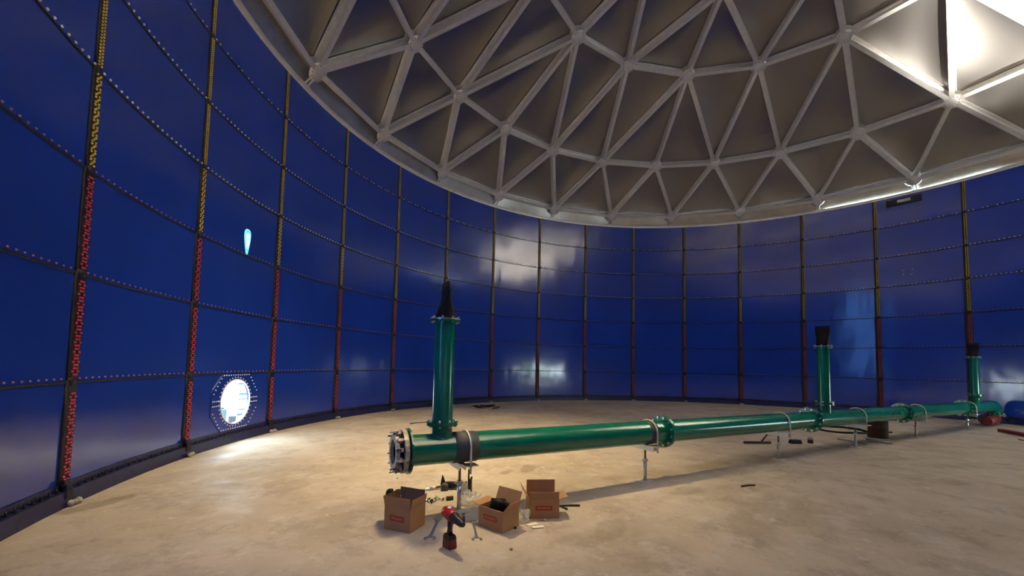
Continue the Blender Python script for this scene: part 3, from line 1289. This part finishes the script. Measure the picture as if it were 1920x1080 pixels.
spanner((-7.10, 3.19), (-7.50, 2.89), 'large steel spanner lying left of the red impact wrench', .017)
spanner((-6.93, 2.85), (-7.24, 2.53), 'large steel spanner lying right of the red impact wrench, by the middle box', .015)
# spanner stuck on the lower flange of the nearest riser
c = PP(-7.77, z=0)
pA = Vector((c.x, c.y)) + Vector((Fv.x, Fv.y)) * -.04 + Vector((-Rv.x, -Rv.y)) * .12
pB = pA + Vector((-Rv.x, -Rv.y)) * .22
spanner((pA.x, pA.y), (pB.x, pB.y), 'spanner resting on the lower flange of the nearest upright pipe', .010, 1.004, z2=.985)
# thin rod leaning along the riser


def small(name, mb, m, label, cat, group=None, bevel=0):
    return tag(mb.build(name, m, None, bevel), label, cat, group)


# small dark tool behind the left box
t = thing('tape_measure', (-6.97, 4.17, 0), 'small dark brown tool lump behind the left cardboard box', 'tool')
b = MB(); b.box((-6.97, 4.17, .045), (.12, .09, .085), Matrix.Rotation(.6, 3, 'Z'), .7); b.build('case', BLACK, t, .014)
b = MB(); b.cyl((-6.93, 4.11, .05), (-6.87, 4.05, .06), .035, n=14); b.build('knob', RUST, t)

# grey bar and black drill behind the post
b = MB(); b.cyl((-6.66, 4.06, .014), (-6.33, 3.90, .03), .013, n=12); b.cyl((-6.50, 3.983, .021), (-6.38, 3.925, .027), .017, n=12)
small('breaker_bar', b, STEEL, 'long grey steel bar pointing at the black grinder', 'tool')
t = thing('angle_grinder', (-6.27, 3.78, 0), 'black power tool lying left of the first post with a disc guard', 'power tool')
b = MB(); b.cyl((-6.33, 3.86, .05), (-6.14, 3.66, .06), .045, .036, n=18); b.build('body', DARKP, t)
b = MB(); b.lathe([(.05, 0), (.05, .05), (.03, .07)], (-6.37, 3.84, .02), (0, 0, 1), 18); b.build('gear_head', RUBBER, t)
b = MB(); b.prism([(-.06, 0), (.05, 0), (-.02, .12)], .01, (-6.36, 3.88, .07), Matrix.Rotation(math.pi / 2, 3, 'X') @ Matrix.Rotation(.2, 3, 'Y')); b.build('guard', BLACK, t)
# bottle behind the post
t = thing('plastic_bottle', (-6.45, 3.43, 0), 'clear plastic bottle standing just right of the first post', 'bottle')
b = MB(); b.lathe([(.045, 0), (.048, .01), (.048, .13), (.044, .16), (.02, .19), (.016, .20)], (-6.45, 3.43, .002), (0, 0, 1), 20); b.build('bottle_body', FILM, t)
b = MB(); b.lathe([(.042, 0), (.042, .04)], (-6.45, 3.43, .008), (0, 0, 1), 18); b.build('contents', mat('brown_fluid', (.28, .18, .08), .3), t)
b = MB(); b.lathe([(.049, 0), (.049, .05)], (-6.45, 3.43, .07), (0, 0, 1), 20, close=False); b.build('paper_wrap', PAPER, t)
# radio
t = thing('handheld_radio', (-6.22, 3.54, 0), 'black handheld radio with a short aerial standing behind the middle box', 'radio')
b = MB(); b.box((-6.22, 3.54, .085), (.065, .05, .17), Matrix.Rotation(.4, 3, 'Z'), .9); b.build('radio_body', DARKP, t, .01)
b = MB(); b.cyl((-6.235, 3.55, .165), (-6.235, 3.55, .29), .0115, .009, n=10); b.build('aerial', DARKP, t)
b = MB(); b.cyl((-6.20, 3.53, .165), (-6.20, 3.53, .19), .011, n=10); b.build('knob', BLACK, t)


def crumple(c, rx, ry, rz, seed, n=14, m=10, amp=.3):
    rr = random.Random(seed)
    b = MB()
    vs, fs = [], []
    for j in range(m + 1):
        ph = math.pi * j / m
        for k in range(n):
            th = 2 * math.pi * k / n
            q = 1 + (rr.random() - .5) * amp * 2
            vs.append(Vector(c) + Vector((rx * math.sin(ph) * math.cos(th) * q, ry * math.sin(ph) * math.sin(th) * q, max(rz * (1 + math.cos(ph)) * .5 * (1 if j in (0, m) else q), .002))))
    for j in range(m):
        for k in range(n):
            k2 = (k + 1) % n
            fs.append((j * n + k, (j + 1) * n + k, (j + 1) * n + k2, j * n + k2))
    b.add(vs, fs, False)
    return b


b = crumple((-6.55, 3.24, .002), .13, .10, .12, 5)
small('plastic_bag', b, FILM, 'crumpled clear plastic bag just left of the middle box', 'bag')
b = crumple((-6.59, 2.46, .002), .075, .075, .11, 9)
small('plastic_bag', b, FILM, 'crumpled clear plastic bag between the middle and right boxes', 'bag')
# loose bolts and washers beside the left box
rr = random.Random(11)
for k in range(7):
    x, y = -6.72 + rr.uniform(-.10, .10), 3.62 + rr.uniform(-.08, .10)
    an = rr.uniform(0, 6.28)
    d = Vector((math.cos(an), math.sin(an), 0))
    b = MB()
    b.prism(hexpoly(.02), .016, Vector((x, y, .018)), basis(d))
    b.cyl(Vector((x, y, .018)), Vector((x, y, .018)) + d * .07, .009, n=8)
    small('loose_bolt', b, (STEEL, DARKP)[k % 3 == 2], 'loose hex bolt in the scatter right of the left cardboard box', 'bolt', 'loose bolts on the floor by the left box')
b = MB(); b.box((-6.60, 3.52, .022), (.085, .045, .04), Matrix.Rotation(-.5, 3, 'Z'))
small('socket_bit', b, mat('dark_metal', (.05, .045, .035), .4, .6), 'small dark metal block left of the first post', 'tool', bevel=.006)
# nuts in a row near the post foot
for k, (x, y, z) in enumerate(((-6.90, 3.02, .0), (-6.93, 2.99, .0), (-6.955, 2.965, .0), (-6.915, 3.003, .022))):
    b = MB(); b.ring((x, y, z + .001), (0, 0, 1), .010, .021, .02, 6)
    small('steel_nut', b, CHROME, 'shiny steel nut in the little heap right of the impact wrench', 'nut', 'steel nuts heaped by the post foot')
b = MB(); b.prism(hexpoly(.02), .03, (-7.0, 2.93, .001))
small('black_socket', b, DARKP, 'small black socket in front of the steel nuts', 'tool')
b = MB(); b.sweep([(-7.02, 3.22, .006), (-6.93, 3.30, .006), (-6.84, 3.38, .008)], .006, 8)
small('thin_rod', b, STEEL, 'thin steel rod behind the impact wrench', 'rod')
# paper cards in front of the right box
for k, (x, y, an, lab) in enumerate(((-6.60, 2.34, .5, 'white paper card in front of the right box, left one of two'), (-6.63, 2.25, .3, 'white paper card in front of the right box, right one of two'))):
    b = MB(); b.box((x, y, .004 + k * .004), (.13, .05, .002), Matrix.Rotation(an - .9, 3, 'Z') @ Matrix.Rotation(.03, 3, 'Y'))
    small('paper_card', b, PAPER, lab, 'paper')
b = MB(); b.cyl((-6.45, 2.33, .008), (-6.43, 2.27, .008), .007, n=8); b.box((-6.435, 2.30, .008), (.03, .02, .012))
small('metal_clip', b, STEEL, 'tiny metal clip in front of the right box', 'clip')
b = MB(); b.lathe([(.012, 0), (.014, .012), (.008, .02)], (-6.80, 2.41, .001), (0, 0, 1), 10)
small('brown_cap', b, RUST, 'tiny brown plug at the foot of the middle box', 'plug')
# pliers
t = thing('pliers', (-5.92, 2.33, 0), 'open black pliers lying right of the right cardboard box', 'pliers')
for (q, nm) in ((( -5.80, 2.20), 'handle'), ((-6.00, 2.26), 'handle')):
    b = MB(); b.sweep([(-5.96, 2.38, .012), ((-5.96 + q[0]) / 2 + .01, (2.38 + q[1]) / 2, .014), (q[0], q[1], .012)], [.008, .011, .012], 10); b.build(nm, DARKP, t)
b = MB(); b.sweep([(-5.96, 2.38, .012), (-5.99, 2.43, .012)], [.015, .006], 8); b.build('jaw', STEEL, t)
# plug on the floor in front
for (x, y, lab) in ((-7.20, 2.17, 'tiny dark pebble in front of the impact wrench'), (-6.42, 4.72, 'tiny pale pebble left behind the boxes'),):
    b = MB(); b.lathe([(.008, 0), (.016, .006), (.012, .014), (.004, .018)], (x, y, 0), (0, 0, 1), 8)
    small('pebble', b, MORTAR, lab, 'pebble')

# rod tool beyond the pipe
def rod(name, pts, r, m, label, cat, flat=None):
    b = MB(); b.sweep(pts, r, 10)
    return small(name, b, m, label, cat)


t = thing('pry_tool', (.32, .95, 0), 'dark rod tool with a slanted arm lying beyond the pipe by the third post', 'tool')
b = MB(); b.sweep([(.10, 1.20, .03), (.50, .74, .03)], .028, 10); b.build('bar', RUST, t)
b = MB(); b.sweep([(.36, .90, .045), (.56, .78, .22)], .018, 10); b.build('arm', RUST, t)
b = MB(); b.box((.90, .30, .05), (.26, .14, .09), Matrix.Rotation(-.9, 3, 'Z'), .8)
small('battery_pack', b, DARKP, 'black battery pack on the floor beyond the second bolted joint', 'battery', bevel=.02)
t = thing('paint_tin', (1.235, .03, 0), 'small dark tin with a pale top beyond the pipe', 'tin')
b = MB(); b.lathe([(.055, 0), (.055, .08)], (1.235, .03, 0), (0, 0, 1), 16); b.build('tin_body', RUST, t)
b = MB(); b.lathe([(.05, .08), (.05, .13), (.03, .14)], (1.235, .03, 0), (0, 0, 1), 16); b.build('tin_top', MORTAR, t)
rod('short_stick', [(-3.66, .80, .012), (-3.55, .74, .014), (-3.47, .66, .012)], .013, RUST, 'short brown stick lying alone on the right side of the floor', 'stick')

# hose loop, drum and planks behind the pipe
b = MB()
hc_ = Vector((4.2, -.62, .028))
pts = []
for k in range(44):
    an = k / 44 * 2 * math.pi * 1.0
    pts.append(hc_ + Rv * (.58 * math.cos(an)) + Fv * (.62 * math.sin(an)) + Vector((0, 0, .012 * math.sin(3 * an))))
b.sweep(pts, .026, 8, closed=True)
b.sweep([hc_ + Rv * .40 - Fv * .3, hc_ + Rv * .75 - Fv * .25, hc_ + Rv * 1.1 - Fv * .35], .018, 8)
small('hose_loop', b, BLACK, 'loop of thin black hose on the floor beyond the pipe, left of the drum', 'hose')
t = thing('steel_drum', (3.42, -1.32, 0), 'dark brown drum standing behind the pipe near the third joint', 'drum')
b = MB(); b.lathe([(.195, 0), (.20, .01), (.20, .24), (.205, .25), (.20, .26), (.20, .50), (.19, .51)], (3.42, -1.32, 0), (0, 0, 1), 32); b.build('drum_body', RUST, t)
b = MB(); b.ring((3.42, -1.32, .505), (0, 0, 1), .17, .206, .012, 32); b.build('rim', RUST, t)
for (p, q, lab) in (((2.35, -.52), (1.95, -.98), 'weathered plank lying left of the dark drum'), ((2.85, -1.08), (2.38, -1.42), 'pale plank lying in front of the dark drum')):
    b = MB()
    pv, qv = Vector((*p, .02)), Vector((*q, .02))
    d = (qv - pv)
    b.box((pv + qv) / 2, (d.length, .11, .03), Matrix.Rotation(math.atan2(d.y, d.x), 3, 'Z'))
    small('wooden_plank', b, MORTAR, lab, 'plank', 'planks by the drum', bevel=.004)
for (p, q, hh, m, lab) in (((7.4, -4.35), (6.2, -4.62), .08, REDP, 'dark red beam on the floor at the right edge'), ((5.6, -4.25), (4.9, -4.35), .03, CARD, 'pale wooden board on the floor at the right edge')):
    b = MB()
    pv, qv = Vector((*p, hh / 2)), Vector((*q, hh / 2))
    d = (qv - pv)
    b.box((pv + qv) / 2, (d.length, .2, hh), Matrix.Rotation(math.atan2(d.y, d.x), 3, 'Z'))
    small('floor_beam', b, m, lab, 'beam', bevel=.006)
# bundle of straps at the back wall
t = thing('strap_bundle', (1.5, 9.75, 0), 'flat bundle of pale straps on the floor near the back wall', 'straps')
rr = random.Random(5)
for k in range(6):
    c0 = Vector((1.5, 9.75, .02 + k * .012))
    an = rr.uniform(0, 3)
    pts = []
    for q in range(26):
        a_ = 2 * math.pi * q / 26
        pts.append(c0 + Rv * ((.50 - .05 * k) * math.cos(a_) + rr.uniform(-.02, .02) + (.1 * (k % 2))) + Fv * ((.42 - .04 * k) * math.sin(a_) + rr.uniform(-.02, .02)) + Vector((0, 0, .02 * math.sin(2 * a_ + an))))
    b = MB(); b.sweep(pts, .02, 6, closed=True)
    b.build('strap', (MORTAR, RUST, BLACK)[k % 3], t)

# dark plate under the roof rim at the far right and four spare bolts on the wall
t = thing('overflow_plate', polar(-15.2, R, 8.22), 'dark oblong plate under the roof rim at the far right', 'plate')
b = MB()
for (d0, d1, m, nm, x0, x1, z0, z1) in ((0, .05, DARKP, 'plate', -.52, .48, 8.10, 8.34), (.05, .06, STEEL, 'inner_window', -.22, .16, 8.18, 8.28)):
    b = MB()
    vs = [polar(-15.2 + x * mm, R - d, z) for d in (d0, d1) for (x, z) in ((x0, z0), (x1, z0), (x1, z1), (x0, z1))]
    b.add(vs, [(0, 1, 2, 3), (7, 6, 5, 4), (0, 4, 5, 1), (1, 5, 6, 2), (2, 6, 7, 3), (3, 7, 4, 0)])
    b.build(nm, m, t)
for (x, z) in ((-.16, 5.52), (.09, 5.52), (.09, 5.36), (-.14, 5.34)):
    b = MB(); cap_mesh(b, -15.33 + x * mm, z, .016, R - .004)
    tag(b.build('spare_bolt', WHT), 'small pale bolt, one of four alone on a far right blue sheet', 'bolt', 'four spare bolts on the wall')

# lamp bodies out of frame: added ceiling lamp, site flood lamp
t = thing('added_lamp', WARM_FILL, 'added round lamp body under the dome, out of view', 'lamp')
b = MB(); b.lathe([(.30, .03), (.30, .08), (.12, .22), (.05, .25)], WARM_FILL, (0, 0, 1), 24); b.build('lamp_housing', DARKP, t)
b = MB(); b.cyl(WARM_FILL + Vector((0, 0, .24)), Vector((WARM_FILL.x, WARM_FILL.y, 13.0)), .012, n=8); b.build('cable', DARKP, t)
t = thing('flood_lamp', (FLOOD2.x, FLOOD2.y, 0), 'site flood lamp on a tripod aimed at the roof', 'lamp')
b = MB(); b.box(FLOOD2 - Vector((0, 0, .06)), (.5, .4, .1)); b.build('lamp_housing', DARKP, t)
b = MB(); b.cyl((FLOOD2.x, FLOOD2.y, .5), FLOOD2 - Vector((0, 0, .1)), .02, n=10); b.build('pole', DARKP, t)
for k in range(3):
    an = k * 2.094
    b = MB(); b.cyl((FLOOD2.x, FLOOD2.y, .9), (FLOOD2.x + .5 * math.cos(an), FLOOD2.y + .5 * math.sin(an), .01), .015, n=8); b.build('leg', DARKP, t)

# ------------------------------------------------------------------ outside
for k in range(6):
    az = -48 - 7 * k
    c = polar(az, 30 + (k % 2) * .5, -.1)
    b = crumple((c.x, c.y, -.1), 1.55, 1.55, 3.2 + (k % 3), 20 + k, 18, 12, .12)
    tag(b.build('hedge_shrub', LEAFM), 'green shrub outside the door opening', 'shrub', 'shrubs outside')
b = MB(); c = polar(-54.5, 12.6, 0); b.lathe([(.16, -.1), (.16, .75), (.1, .85)], c, (0, 0, 1), 18)
tag(b.build('orange_barrel', ORANGEM), 'orange barrel outside the door opening', 'barrel')
# what shows through the manhole
Hd = (wp(0, 0) - CAM).normalized()
Hr = Vector((Hd.y, -Hd.x, 0)).normalized()
Ho = wp(0, 0) + Hd * 3.0
Ho.z = 0
Ro = Matrix.Rotation(math.atan2(Hr.y, Hr.x), 3, 'Z')
hf = Vector((Hd.x, Hd.y, 0)).normalized()
for k in range(9):
    b = MB(); b.box(Ho + Hr * (.36 + .02 * math.sin(k * 2.1)) + hf * (.02 * k) + Vector((0, 0, -.1 + .045 + .13 * k)), (.56, .5, .03 if k % 2 else .05), Ro)
    if k:
        b.box(Ho + Hr * .36 + hf * (.02 * k) + Vector((0, 0, -.1 - .02 + .13 * k)), (.06, .4, .07), Ro)
    tag(b.build('stacked_board', GROUNDM if k % 3 == 1 else CYANM), 'board in the tall stack seen through the right half of the manhole', 'board', 'boards stacked outside the manhole')
b = MB(); b.box(Ho - Hr * .36 + Vector((0, 0, .13)), (.40, .4, .46), Ro)
b.box(Ho - Hr * .36 + Vector((0, 0, .38)), (.30, .3, .05), Ro)
small('site_crate', b, CYANM, 'dull teal crate outside, seen low in the manhole', 'crate', bevel=.02)
b = MB(); b.box(Ho - Hr * .03 - hf * .36 + Vector((0, 0, .05)), (.16, .14, .3), Ro)
small('grey_block', b, DGREYM, 'dark grey block outside next to the teal crate', 'block', bevel=.01)
